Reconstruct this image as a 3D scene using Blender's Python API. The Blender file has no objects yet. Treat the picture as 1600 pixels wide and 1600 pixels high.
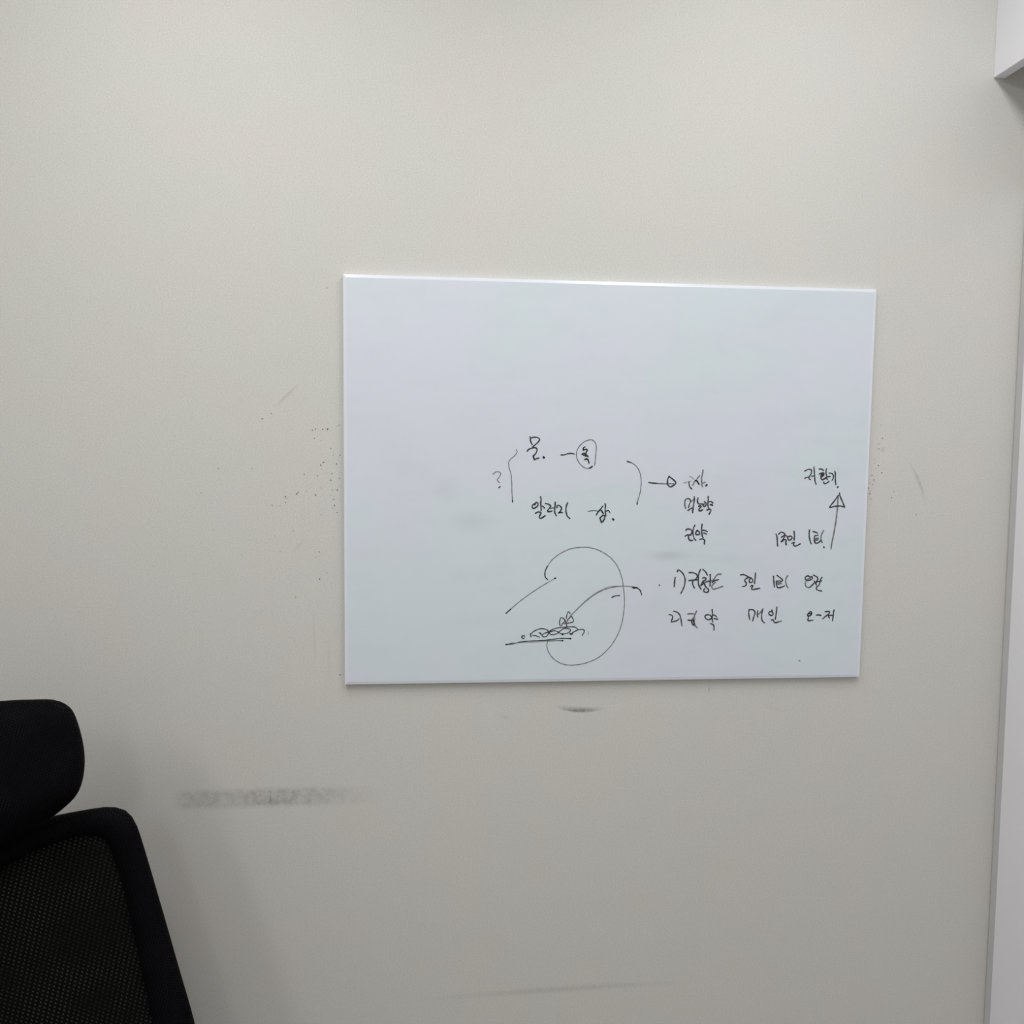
import bpy, bmesh, math, random
from mathutils import Matrix, Vector

random.seed(7)
SC = bpy.context.scene
COL = SC.collection
PI = math.pi

# ------------------------------------------------------------------ camera
cam_data = bpy.data.cameras.new('camera')
cam_data.sensor_width = 36.0
cam_data.lens = 30.377
cam_data.clip_start = 0.02
cam = bpy.data.objects.new('camera', cam_data)
COL.objects.link(cam)
RX = (0.99564381, -0.0925757, 0.01109671)
UP = (-0.00350379, 0.08178104, 0.99664416)
FW = (0.09317253, 0.99234147, -0.08110043)
cam.matrix_world = Matrix(((RX[0], UP[0], -FW[0], 0.0),
                           (RX[1], UP[1], -FW[1], -1.28933),
                           (RX[2], UP[2], -FW[2], 1.55),
                           (0, 0, 0, 1)))
SC.camera = cam

# ------------------------------------------------------------------ world, exposure
world = bpy.data.worlds.new('world')
SC.world = world
world.use_nodes = True
world.node_tree.nodes['Background'].inputs['Color'].default_value = (0.8, 0.85, 0.9, 1)
world.node_tree.nodes['Background'].inputs['Strength'].default_value = 0.05
vs = SC.view_settings
vs.view_transform = 'Standard'
vs.look = 'None'
vs.exposure = 0.0
vs.gamma = 1.0
vs.use_curve_mapping = False
SC.cycles.max_bounces = 6
SC.cycles.diffuse_bounces = 5
LAMP_STRENGTH = 13.8
# ceiling lamps: centre x, centre y, size x, size y
LAMPS = [(0.52, -0.90, 0.20, 1.10), (-0.35, -0.90, 0.20, 1.10), (-0.35, -2.75, 0.20, 1.10), (-1.30, -2.10, 0.20, 1.10)]  # last two are unseen, added as fill for lower wall and cabinet sides


# ------------------------------------------------------------------ helpers
def link(o, parent=None):
    COL.objects.link(o)
    if parent is not None:
        o.parent = parent
    return o


def tag(o, label=None, cat=None, group=None, kind=None):
    if label: o['label'] = label
    if cat: o['category'] = cat
    if group: o['group'] = group
    if kind: o['kind'] = kind
    return o


def empty(name, loc, rz=0.0):
    o = bpy.data.objects.new(name, None)
    o.empty_display_size = 0.1
    o.location = loc
    o.rotation_euler = (0, 0, rz)
    return link(o)


def obj(name, bm, mat, parent=None, smooth=False, mats=None):
    me = bpy.data.meshes.new(name)
    bmesh.ops.recalc_face_normals(bm, faces=bm.faces)
    bm.to_mesh(me)
    bm.free()
    for m in (mats or [mat]):
        me.materials.append(m)
    if smooth:
        for p in me.polygons:
            p.use_smooth = True
    return link(bpy.data.objects.new(name, me), parent)


def box(bm, x0, x1, y0, y1, z0, z1, bevel=0.0, seg=2):
    t = bmesh.new()
    v = [t.verts.new((x, y, z)) for x in (x0, x1) for y in (y0, y1) for z in (z0, z1)]
    for f in ((0, 1, 3, 2), (4, 6, 7, 5), (0, 4, 5, 1), (2, 3, 7, 6), (0, 2, 6, 4), (1, 5, 7, 3)):
        t.faces.new([v[i] for i in f])
    bmesh.ops.recalc_face_normals(t, faces=t.faces)
    if bevel > 0:
        bmesh.ops.bevel(t, geom=list(t.edges), offset=bevel, segments=seg, profile=0.5, affect='EDGES')
    merge(bm, t)


def merge(bm, t):
    me = bpy.data.meshes.new('tmp')
    t.to_mesh(me)
    t.free()
    bm.from_mesh(me)
    bpy.data.meshes.remove(me)


def cyl(bm, x, y, z0, z1, r0, r1=None, n=24):
    r1 = r0 if r1 is None else r1
    t = bmesh.new()
    a = [t.verts.new((x + r0 * math.cos(2 * PI * i / n), y + r0 * math.sin(2 * PI * i / n), z0)) for i in range(n)]
    b = [t.verts.new((x + r1 * math.cos(2 * PI * i / n), y + r1 * math.sin(2 * PI * i / n), z1)) for i in range(n)]
    for i in range(n):
        t.faces.new((a[i], a[(i + 1) % n], b[(i + 1) % n], b[i]))
    t.faces.new(a[::-1]); t.faces.new(b)
    merge(bm, t)


def tube(bm, pts, radii, n=12, squash=1.0):
    """round bar along a polyline, one radius per point"""
    t = bmesh.new()
    P = [Vector(p) for p in pts]
    rings = []
    for i, p in enumerate(P):
        d = (P[min(i + 1, len(P) - 1)] - P[max(i - 1, 0)]).normalized()
        up = Vector((0, 0, 1)) if abs(d.z) < 0.9 else Vector((1, 0, 0))
        s = d.cross(up).normalized(); u = s.cross(d).normalized()
        rings.append([t.verts.new(p + radii[i] * (math.cos(2 * PI * k / n) * s + squash * math.sin(2 * PI * k / n) * u)) for k in range(n)])
    for a, b in zip(rings, rings[1:]):
        for k in range(n):
            t.faces.new((a[k], a[(k + 1) % n], b[(k + 1) % n], b[k]))
    t.faces.new(rings[0][::-1]); t.faces.new(rings[-1])
    bmesh.ops.recalc_face_normals(t, faces=t.faces)
    merge(bm, t)


def catmull(pts, step, closed=False):
    P = [Vector(p) for p in pts]
    n = len(P)
    out = []
    rng = range(n) if closed else range(n - 1)
    for i in rng:
        p1, p2 = P[i], P[(i + 1) % n]
        p0 = P[i - 1] if (closed or i > 0) else p1 * 2 - p2
        p3 = P[(i + 2) % n] if (closed or i + 2 < n) else p2 * 2 - p1
        k = max(2, int((p2 - p1).length / step))
        for j in range(k):
            s = j / k
            out.append(0.5 * ((2 * p1) + (p2 - p0) * s + (2 * p0 - 5 * p1 + 4 * p2 - p3) * s * s + (3 * p1 - p0 - 3 * p2 + p3) * s ** 3))
    if not closed:
        out.append(P[-1])
    return out


# ------------------------------------------------------------------ materials
class NT:
    def __init__(self, name):
        self.m = bpy.data.materials.new(name)
        self.m.use_nodes = True
        self.t = self.m.node_tree
        self.b = self.t.nodes['Principled BSDF']

    def n(self, kind, **kw):
        x = self.t.nodes.new(kind)
        for k, v in kw.items():
            setattr(x, k, v)
        return x

    def put(self, sock, v):
        if isinstance(v, bpy.types.NodeSocket):
            self.t.links.new(v, sock)
        else:
            sock.default_value = v

    def math(self, op, a, b=0.0, c=0.0):
        x = self.n('ShaderNodeMath', operation=op)
        self.put(x.inputs[0], a); self.put(x.inputs[1], b); self.put(x.inputs[2], c)
        return x.outputs[0]

    def mix(self, f, a, b):
        x = self.n('ShaderNodeMix', data_type='RGBA')
        self.put(x.inputs['Factor'], f); self.put(x.inputs['A'], a); self.put(x.inputs['B'], b)
        return x.outputs['Result']

    def coord(self, which='Object'):
        return self.n('ShaderNodeTexCoord').outputs[which]

    def noise(self, vec, scale, detail=2.0, rough=0.5):
        x = self.n('ShaderNodeTexNoise')
        self.put(x.inputs['Vector'], vec)
        x.inputs['Scale'].default_value = scale
        x.inputs['Detail'].default_value = detail
        x.inputs['Roughness'].default_value = rough
        return x

    def ramp(self, v, lo, hi, a=0.0, b=1.0, smooth=True):
        x = self.n('ShaderNodeMapRange')
        x.interpolation_type = 'SMOOTHSTEP' if smooth else 'LINEAR'
        self.put(x.inputs['Value'], v)
        x.inputs['From Min'].default_value = lo; x.inputs['From Max'].default_value = hi
        x.inputs['To Min'].default_value = a; x.inputs['To Max'].default_value = b
        return x.outputs['Result']

    def scaled(self, vec, s):
        x = self.n('ShaderNodeVectorMath', operation='MULTIPLY')
        self.put(x.inputs[0], vec); x.inputs[1].default_value = s
        return x.outputs[0]

    def base(self, c):
        self.put(self.b.inputs['Base Color'], c)

    def bump(self, h, strength, dist):
        x = self.n('ShaderNodeBump')
        x.inputs['Strength'].default_value = strength
        x.inputs['Distance'].default_value = dist
        self.put(x.inputs['Height'], h)
        self.put(self.b.inputs['Normal'], x.outputs['Normal'])


def plain(name, col, rough=0.5, metal=0.0, spec=0.5, var=0.03, scale=30.0):
    q = NT(name)
    f = q.noise(q.coord(), scale, 3.0).outputs['Fac']
    a = tuple(c * (1 - var) for c in col) + (1,)
    b = tuple(min(1, c * (1 + var)) for c in col) + (1,)
    q.base(q.mix(f, a, b))
    q.b.inputs['Roughness'].default_value = rough
    q.b.inputs['Metallic'].default_value = metal
    q.b.inputs['Specular IOR Level'].default_value = spec
    return q.m


def emissive(name, col, strength):
    q = NT(name)
    q.base((0.8, 0.8, 0.8, 1))
    q.b.inputs['Emission Color'].default_value = col
    q.b.inputs['Emission Strength'].default_value = strength
    return q.m


# marks rubbed into the wallpaper: x, z, angle, half length, width above, width below, sag, strength
MARKS = [
    (-0.2094, 1.6146, 0.784, 0.0330, 0.0019, 0.0060, 0.0000, 0.20),   # diagonal scuff left of the board
    (0.2297, 1.1432, -0.058, 0.0440, 0.0090, 0.0028, -0.0070, 0.75),  # crescent scuff below the board
    (-0.2394, 1.0102, -1.552, 0.0165, 0.0024, 0.0024, 0.0000, 0.30),  # upright tick in the rubbed band
    (0.2052, 0.6827, 0.018, 0.2558, 0.0085, 0.0085, 0.0038, 0.17),    # long faint streak low on the wall
    (0.7575, 1.4930, -1.134, 0.0430, 0.0029, 0.0047, 0.0047, 0.26),   # curved scuff right of the board
    (0.4337, 1.1676, -1.868, 0.0064, 0.0012, 0.0012, 0.0000, 0.60),   # hair line under the board
    (-0.1723, 1.2544, -1.536, 0.0557, 0.0029, 0.0029, 0.0000, 0.10),
    (-0.1513, 1.2227, -1.542, 0.0536, 0.0029, 0.0029, 0.0000, 0.08),
    (0.6998, 1.5441, -0.469, 0.0064, 0.0066, 0.0066, 0.0000, 0.18),
    (0.1123, 1.1297, -0.402, 0.0134, 0.0060, 0.0060, 0.0000, 0.12),
    (-0.1959, 1.3914, 0.793, 0.0173, 0.0038, 0.0038, 0.0000, 0.09),
    (0.5400, 1.1350, -0.300, 0.0300, 0.0060, 0.0060, 0.0000, 0.06),
]


def wall_paper(name, marks, band_too):
    q = NT(name)
    co = q.coord()
    sep = q.n('ShaderNodeSeparateXYZ'); q.put(sep.inputs[0], co)
    X, Z = sep.outputs['X'], sep.outputs['Z']
    weave = q.noise(q.scaled(co, (520, 520, 900)), 1.0, 1.0, 0.6).outputs['Fac']
    grain = q.noise(co, 420.0, 1.0).outputs['Fac']
    tint = q.noise(co, 7.0, 1.0).outputs['Fac']
    col = q.mix(q.ramp(tint, 0.35, 0.65), (0.672, 0.648, 0.614, 1), (0.652, 0.654, 0.614, 1))
    tex = q.math('ADD', q.math('MULTIPLY', weave, 0.6), q.math('MULTIPLY', grain, 0.4))
    col2 = q.n('ShaderNodeMix', data_type='RGBA', blend_type='MULTIPLY')
    col2.inputs['Factor'].default_value = 1.0
    q.put(col2.inputs['A'], col)
    g = q.ramp(tex, 0.30, 0.70, 0.88, 1.10, smooth=False)
    cg = q.n('ShaderNodeCombineColor')
    for i in range(3):
        q.put(cg.inputs[i], g)
    q.put(col2.inputs['B'], cg.outputs[0])
    col = col2.outputs['Result']
    if marks or band_too:
        streak = q.noise(co, 160.0, 3.0, 0.7).outputs['Fac']
        total = 0.0
        for (cx, cz, th, L, w1, w2, sag, st) in marks:
            c, s = math.cos(th), math.sin(th)
            dx = q.math('ADD', q.math('MULTIPLY', q.math('SUBTRACT', X, cx), c), q.math('MULTIPLY', q.math('SUBTRACT', Z, cz), s))
            dz = q.math('SUBTRACT', q.math('MULTIPLY', q.math('SUBTRACT', Z, cz), c), q.math('MULTIPLY', q.math('SUBTRACT', X, cx), s))
            a = q.math('DIVIDE', dx, L)
            a2 = q.math('MULTIPLY', a, a)
            if sag:
                dz = q.math('SUBTRACT', dz, q.math('MULTIPLY', q.math('SUBTRACT', 1.0, a2), sag))
            b = q.math('MAXIMUM', q.math('DIVIDE', dz, w1), q.math('DIVIDE', dz, -w2))
            r = q.math('SQRT', q.math('ADD', a2, q.math('MULTIPLY', b, b)))
            m = q.math('MULTIPLY', q.ramp(r, 0.05, 1.0, 1.0, 0.0), q.ramp(streak, 0.3, 0.6, 0.55, 1.0))
            total = q.math('MULTIPLY_ADD', m, st, total)
        if band_too:
            # long grey band rubbed by a chair back, blotchy at its left end
            blot = q.noise(q.scaled(co, (70, 70, 90)), 1.0, 4.0, 0.7).outputs['Fac']
            inz = q.ramp(q.math('ABSOLUTE', q.math('SUBTRACT', Z, 1.0118)), 0.007, 0.0195, 1.0, 0.0)
            left = q.math('MULTIPLY', q.ramp(X, -0.385, -0.355), q.ramp(X, -0.26, -0.05, 1.0, 0.0))
            band = q.math('MULTIPLY', q.math('MULTIPLY', inz, left), q.ramp(blot, 0.30, 0.68, 0.25, 1.0))
            total = q.math('MULTIPLY_ADD', band, 0.30, total)
            inz2 = q.ramp(q.math('ABSOLUTE', q.math('SUBTRACT', Z, 1.0125)), 0.008, 0.016, 1.0, 0.0)
            left2 = q.math('MULTIPLY', q.ramp(X, -0.30, -0.24), q.ramp(X, -0.19, -0.06, 1.0, 0.0))
            total = q.math('MULTIPLY_ADD', q.math('MULTIPLY', q.math('MULTIPLY', inz2, left2), q.ramp(blot, 0.4, 0.6, 0.4, 1.0)), 0.12, total)
        col = q.mix(q.math('MINIMUM', total, 0.8), col, (0.11, 0.10, 0.095, 1))
    q.base(col)
    q.b.inputs['Roughness'].default_value = 0.72
    q.b.inputs['Specular IOR Level'].default_value = 0.3
    q.bump(tex, 0.25, 0.0006)
    return q.m


def board_glass():
    q = NT('white_glass_writing_surface')
    co = q.coord()
    n1 = q.noise(q.scaled(co, (2.6, 2.6, 3.6)), 1.0, 3.0, 0.55).outputs['Fac']
    n2 = q.noise(q.scaled(co, (9, 9, 26)), 1.0, 4.0, 0.6).outputs['Fac']
    col = q.mix(q.ramp(n1, 0.42, 0.60), (0.722, 0.748, 0.835, 1), (0.690, 0.772, 0.810, 1))
    sep = q.n('ShaderNodeSeparateXYZ'); q.put(sep.inputs[0], co)
    tot = q.ramp(n2, 0.45, 0.75, 0.0, 0.05)
    for (cx, cz, rx, rz, st) in ((0.083, -0.107, 0.045, 0.012, 0.24), (-0.215, -0.056, 0.040, 0.022, 0.10),
                                 (-0.248, -0.008, 0.030, 0.030, 0.08), (0.16, -0.112, 0.09, 0.018, 0.07),
                                 (-0.33, 0.06, 0.05, 0.05, 0.04)):
        a = q.math('DIVIDE', q.math('SUBTRACT', sep.outputs['X'], cx), rx)
        b = q.math('DIVIDE', q.math('SUBTRACT', sep.outputs['Z'], cz), rz)
        r = q.math('SQRT', q.math('ADD', q.math('MULTIPLY', a, a), q.math('MULTIPLY', b, b)))
        tot = q.math('MULTIPLY_ADD', q.math('MULTIPLY', q.ramp(r, 0.1, 1.0, 1.0, 0.0), q.ramp(n2, 0.3, 0.6, 0.6, 1.0)), st, tot)
    q.base(q.mix(tot, col, (0.33, 0.35, 0.39, 1)))
    q.b.inputs['Roughness'].default_value = 0.42
    q.b.inputs['Specular IOR Level'].default_value = 0.35
    return q.m


def mesh_fabric(name, dark, light, pitch_x, pitch_z, slant, rise, thresh):
    """woven chair mesh: little raised threads between dark holes"""
    q = NT(name)
    sep = q.n('ShaderNodeSeparateXYZ'); q.put(sep.inputs[0], q.coord())
    u = q.math('MULTIPLY_ADD', sep.outputs['Z'], slant, sep.outputs['X'])
    w = q.math('MULTIPLY_ADD', sep.outputs['X'], -rise, sep.outputs['Z'])
    a = q.math('COSINE', q.math('MULTIPLY', u, 2 * PI / pitch_x))
    b = q.math('COSINE', q.math('MULTIPLY', w, 2 * PI / pitch_z))
    k = q.math('MULTIPLY', a, b)
    f = q.ramp(k, thresh, 0.9)
    v = q.noise(q.coord(), 14.0, 2.0).outputs['Fac']
    q.base(q.mix(q.math('MULTIPLY', f, q.ramp(v, 0.35, 0.65, 0.3, 1.0)), dark + (1,), light + (1,)))
    q.b.inputs['Roughness'].default_value = 0.75
    q.b.inputs['Specular IOR Level'].default_value = 0.04
    q.bump(k, 0.3, 0.0006)
    return q.m


M = dict(
    wall_plain=plain('painted_wall', (0.70, 0.69, 0.67), 0.7, var=0.02, scale=5),
    board=board_glass(),
    rim=plain('polished_glass_rim', (0.80, 0.83, 0.90), 0.25, var=0.01),
    backing=plain('board_back', (0.45, 0.46, 0.47), 0.6),
    ink0=plain('marker_ink_heavy', (0.012, 0.012, 0.014), 0.5, spec=0.2),
    ink1=plain('marker_ink', (0.055, 0.055, 0.060), 0.5, spec=0.2, var=0.35, scale=120),
    ink2=plain('marker_ink_thin', (0.185, 0.190, 0.200), 0.5, spec=0.2, var=0.3, scale=120),
    ink3=plain('marker_ink_rubbed', (0.33, 0.35, 0.37), 0.5, spec=0.2, var=0.15, scale=120),
    speck=plain('dark_speck', (0.07, 0.065, 0.06), 0.7),
    laminate=plain('white_laminate', (0.89, 0.885, 0.935), 0.3, var=0.012, scale=200),
    laminate_edge=plain('white_edge_band', (0.84, 0.835, 0.845), 0.35, var=0.01),
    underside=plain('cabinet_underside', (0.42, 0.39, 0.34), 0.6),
    strip=plain('grey_back_strip', (0.57, 0.565, 0.57), 0.6, var=0.03),
    steel=plain('brushed_steel', (0.6, 0.6, 0.6), 0.3, metal=1.0),
    fabric=mesh_fabric('black_air_mesh', (0.0020, 0.0020, 0.0026), (0.0090, 0.0090, 0.0115), 0.0044, 0.0050, 0.5, 0.3, -0.1),
    netting=mesh_fabric('black_woven_netting', (0.0034, 0.0038, 0.0034), (0.040, 0.041, 0.038), 0.0072, 0.0082, 0.6, 0.28, 0.35),
    plastic=plain('black_plastic', (0.012, 0.012, 0.013), 0.45, var=0.1),
    rubber=plain('black_rubber', (0.015, 0.015, 0.015), 0.7),
    chrome=plain('chrome', (0.7, 0.7, 0.72), 0.15, metal=1.0),
    floor=plain('grey_vinyl_floor', (0.40, 0.39, 0.375), 0.45, var=0.08, scale=6),
    ceiling=plain('white_ceiling_board', (0.78, 0.78, 0.76), 0.8, var=0.02, scale=60),
    lampbody=plain('white_lamp_frame', (0.8, 0.8, 0.8), 0.4),
    lamp=emissive('lit_lamp_diffuser', (1.0, 1.0, 1.0, 1), LAMP_STRENGTH),
)

lam = M['laminate'].node_tree.nodes['Principled BSDF']
lam.inputs['Coat Weight'].default_value = 1.0
lam.inputs['Coat Roughness'].default_value = 0.07

# ------------------------------------------------------------------ the room
X0, X1, Y0, CEIL = -2.30, 1.78, -3.40, 2.50


def slab(name, x0, x1, y0, y1, z0, z1, mat):
    bm = bmesh.new()
    box(bm, x0, x1, y0, y1, z0, z1)
    return tag(obj(name, bm, mat), kind='structure')


slab('floor', X0 - .1, X1 + .1, Y0 - .1, 0.1, -0.1, 0.0, M['floor'])
slab('ceiling', X0 - .1, X1 + .1, Y0 - .1, 0.1, CEIL, CEIL + 0.1, M['ceiling'])
# the papered wall: one slab whose face is cut into cells, so that a cell carries only the marks that lie on it
WX = [X0 - .1, -0.42, -0.245, -0.10, 0.03, 0.68, 0.82, X1 + .1]
WZ = [0.0, 0.66, 0.71, 0.985, 1.040, 1.11, 1.20, 1.33, 1.43, 1.55, 1.66, CEIL]
bm = bmesh.new()
gv = [[bm.verts.new((x, 0.0, z)) for z in WZ] for x in WX]
gb = [[bm.verts.new((x, 0.1, z)) for z in WZ] for x in WX]
wall_mats, wall_slot = [], {}
nx, nz = len(WX), len(WZ)
for i in range(nx - 1):
    for j in range(nz - 1):
        here = []
        for k, (cx, cz, th, L, w1, w2, sag, st) in enumerate(MARKS):
            ex = abs(math.cos(th)) * L + abs(math.sin(th)) * (max(w1, w2) + abs(sag))
            ez = abs(math.sin(th)) * L + abs(math.cos(th)) * (max(w1, w2) + abs(sag))
            if cx + ex > WX[i] and cx - ex < WX[i + 1] and cz + ez > WZ[j] and cz - ez < WZ[j + 1]:
                here.append(k)
        rub = WX[i] >= -0.43 and WX[i + 1] <= 0.04 and abs(WZ[j] - 0.985) < 1e-6
        key = (tuple(here), rub)
        if key not in wall_slot:
            wall_slot[key] = len(wall_mats)
            wall_mats.append(wall_paper('cream_wallpaper', [MARKS[k] for k in here], rub))
        bm.faces.new((gv[i][j], gv[i + 1][j], gv[i + 1][j + 1], gv[i][j + 1])).material_index = wall_slot[key]
        bm.faces.new((gb[i][j], gb[i][j + 1], gb[i + 1][j + 1], gb[i + 1][j])).material_index = wall_slot[((), False)]
for i in range(nx - 1):
    for j in (0, nz - 1):
        bm.faces.new((gv[i][j], gv[i + 1][j], gb[i + 1][j], gb[i][j]))
for j in range(nz - 1):
    for i in (0, nx - 1):
        bm.faces.new((gv[i][j], gv[i][j + 1], gb[i][j + 1], gb[i][j]))
wall_back = tag(obj('wall_back', bm, None, mats=wall_mats), kind='structure')
tag(wall_back, 'cream papered wall with scuffs and specks behind the board')
slab('wall_left', X0 - .1, X0, Y0, 0.0, 0.0, CEIL, M['wall_plain'])
slab('wall_right', X1, X1 + .1, Y0, 0.0, 0.0, CEIL, M['wall_plain'])
slab('wall_front', X0 - .1, X1 + .1, Y0 - .1, Y0, 0.0, CEIL, M['wall_plain'])
for side, b in (('left', (X0, X0 + .012, Y0, -0.012)), ('back', (X0, 0.90, -0.012, 0.0))):
    bm = bmesh.new()
    box(bm, *b, 0.0, 0.08, 0.002)
    tag(obj('baseboard_' + side, bm, M['laminate_edge']), kind='structure')

# flecks of dried ink and dirt on the wallpaper, in millimetres
SPECKS = [(-173.1,1563.5),(-158.5,1565.0),(-151.1,1565.9),(-137.8,1570.3),(-134.4,1570.9),(-170.3,1551.5),(-160.8,1548.6),(-146.8,1537.5),(-143.4,1527.3),(-133.5,1527.4),(-157.3,1516.9),(-161.5,1512.6),(-138.7,1514.6),(-160.3,1507.2),(-145.7,1500.3),(-185.5,1498.9),(-166.2,1497.1),(-134.2,1493.3),(-147.0,1490.8),(-194.2,1472.4),(-196.4,1470.2),(-212.8,1466.0),(-210.2,1463.4),(-182.3,1474.9),(-160.4,1479.3),(-137.8,1476.2),(-144.5,1476.2),(-169.0,1468.7),(-147.2,1468.3),(-232.0,1453.3),(-220.4,1452.5),(-212.4,1457.4),(-143.2,1462.3),(-134.4,1461.8),(-141.9,1453.6),(-145.1,1450.1),(-138.0,1442.8),(-161.8,1440.0),(-152.4,1352.9),(-164.0,1343.9),(-200.1,1316.7),(-134.9,1198.9),(-164.3,1384.5),(-169.7,1376.3),(-233.2,1290.8),(-201.9,1415.4),(-228.0,1408.0),(-220.8,1385.1),(694.6,1582.5),(698.2,1561.5),(692.7,1552.7),(693.0,1545.3),(686.0,1529.1),(690.1,1514.2),(687.5,1496.7),(681.2,1491.7),(679.7,1484.2),(682.6,1479.2),(684.5,1466.7),(721.3,1478.9),(717.6,1469.3),(759.7,1442.6),(699.5,1508.0),(687.0,1522.9),(693.7,1519.2),(684.0,1504.2),(686.0,1489.2),(681.4,1475.4),(-307.8,1506.3),(-259.6,1506.7),(-332.6,1471.0),(-316.2,1417.0),(-276.1,1379.0),(-231.6,1586.6),(-244.4,1579.0),(-199.1,1317.2),(-151.1,1768.4),(-173.5,1564.1),(-168.8,1565.0),(-151.2,1565.2)]
bm = bmesh.new()
for (sx, sz) in SPECKS:
    r = random.choice((0.0004, 0.0005, 0.0006, 0.0008))
    e = random.uniform(1.0, 1.7); th = random.uniform(0, PI)
    ring = []
    for k in range(7):
        a = 2 * PI * k / 7
        px, pz = e * r * math.cos(a), r * math.sin(a) * random.uniform(0.8, 1.1)
        ring.append((sx / 1000 + px * math.cos(th) - pz * math.sin(th), sz / 1000 + px * math.sin(th) + pz * math.cos(th)))
    top = [bm.verts.new((x, -0.0003, z)) for x, z in ring]
    bot = [bm.verts.new((x, 0.0, z)) for x, z in ring]
    bm.faces.new(top)
    for k in range(7):
        bm.faces.new((top[k], top[(k + 1) % 7], bot[(k + 1) % 7], bot[k]))
tag(obj('ink_specks', bm, M['speck'], wall_back), 'tiny dark specks scattered beside the board', kind='stuff')


# ------------------------------------------------------------------ ceiling lamps (they light the room)
def ceiling_lamp(cx, cy, sx, sy, label):
    r = empty('ceiling_lamp', (cx, cy, CEIL))
    tag(r, label, 'lamp', 'long narrow lamps on the ceiling')
    bm = bmesh.new()
    t, h = 0.018, 0.022
    for (a, b, c, d) in ((-sx / 2 - t, -sx / 2, -sy / 2 - t, sy / 2 + t), (sx / 2, sx / 2 + t, -sy / 2 - t, sy / 2 + t),
                         (-sx / 2, sx / 2, -sy / 2 - t, -sy / 2), (-sx / 2, sx / 2, sy / 2, sy / 2 + t)):
        box(bm, a, b, c, d, -h, 0.0)
    obj('frame', bm, M['lampbody'], r)
    bm = bmesh.new()
    box(bm, -sx / 2, sx / 2, -sy / 2, sy / 2, -h + 0.004, -0.002)
    bm.normal_update()
    for f in bm.faces:
        f.material_index = 1 if f.normal.z < -0.5 else 0
    obj('diffuser', bm, None, r, mats=[M['lampbody'], M['lamp']])


for L, lab in zip(LAMPS, ('long ceiling lamp nearest the whiteboard', 'long ceiling lamp nearest the black chair',
                          'long unseen fill lamp added in the middle of the rear row', 'long unseen fill lamp added nearest the left wall')):
    ceiling_lamp(*L, lab)

# ------------------------------------------------------------------ whiteboard
BW, BH, BT = 0.800, 0.6005, 0.010
board = empty('whiteboard', (0.27308, 0.0, 1.48663))
tag(board, 'frameless white glass writing board with Korean marker notes on the wall', 'whiteboard')
rim_w, rim_d = 0.0045, 0.0011
bm = bmesh.new()
box(bm, -BW / 2, BW / 2, -BT + rim_d, -0.0, -BH / 2, BH / 2)
obj('glass_body', bm, M['rim'], board)
bm = bmesh.new()
v = [bm.verts.new((sx * (BW / 2 - rim_w), -BT, sz * (BH / 2 - rim_w))) for sx, sz in ((-1, -1), (1, -1), (1, 1), (-1, 1))]
w_ = [bm.verts.new((sx * (BW / 2 - rim_w), -BT + rim_d, sz * (BH / 2 - rim_w))) for sx, sz in ((-1, -1), (1, -1), (1, 1), (-1, 1))]
bm.faces.new(v); bm.faces.new(w_[::-1])
for i in range(4):
    bm.faces.new((v[i], w_[i], w_[(i + 1) % 4], v[(i + 1) % 4]))
obj('writing_surface', bm, M['board'], board)
bm = bmesh.new()
o4 = [(-BW / 2, -BH / 2), (BW / 2, -BH / 2), (BW / 2, BH / 2), (-BW / 2, BH / 2)]
i4 = [(sx * (BW / 2 - rim_w), sz * (BH / 2 - rim_w)) for sx, sz in ((-1, -1), (1, -1), (1, 1), (-1, 1))]
O = [bm.verts.new((x, -BT + rim_d, z)) for x, z in o4]
I = [bm.verts.new((x, -BT, z)) for x, z in i4]
J = [bm.verts.new((x, -BT + rim_d, z)) for x, z in i4]
for i in range(4):
    j = (i + 1) % 4
    bm.faces.new((O[i], O[j], I[j], I[i]))
    bm.faces.new((I[i], I[j], J[j], J[i]))
    bm.faces.new((J[i], J[j], O[j], O[i]))
tag(obj('bevelled_edge', bm, M['rim'], board), 'bright polished edge of the glass board')

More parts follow.
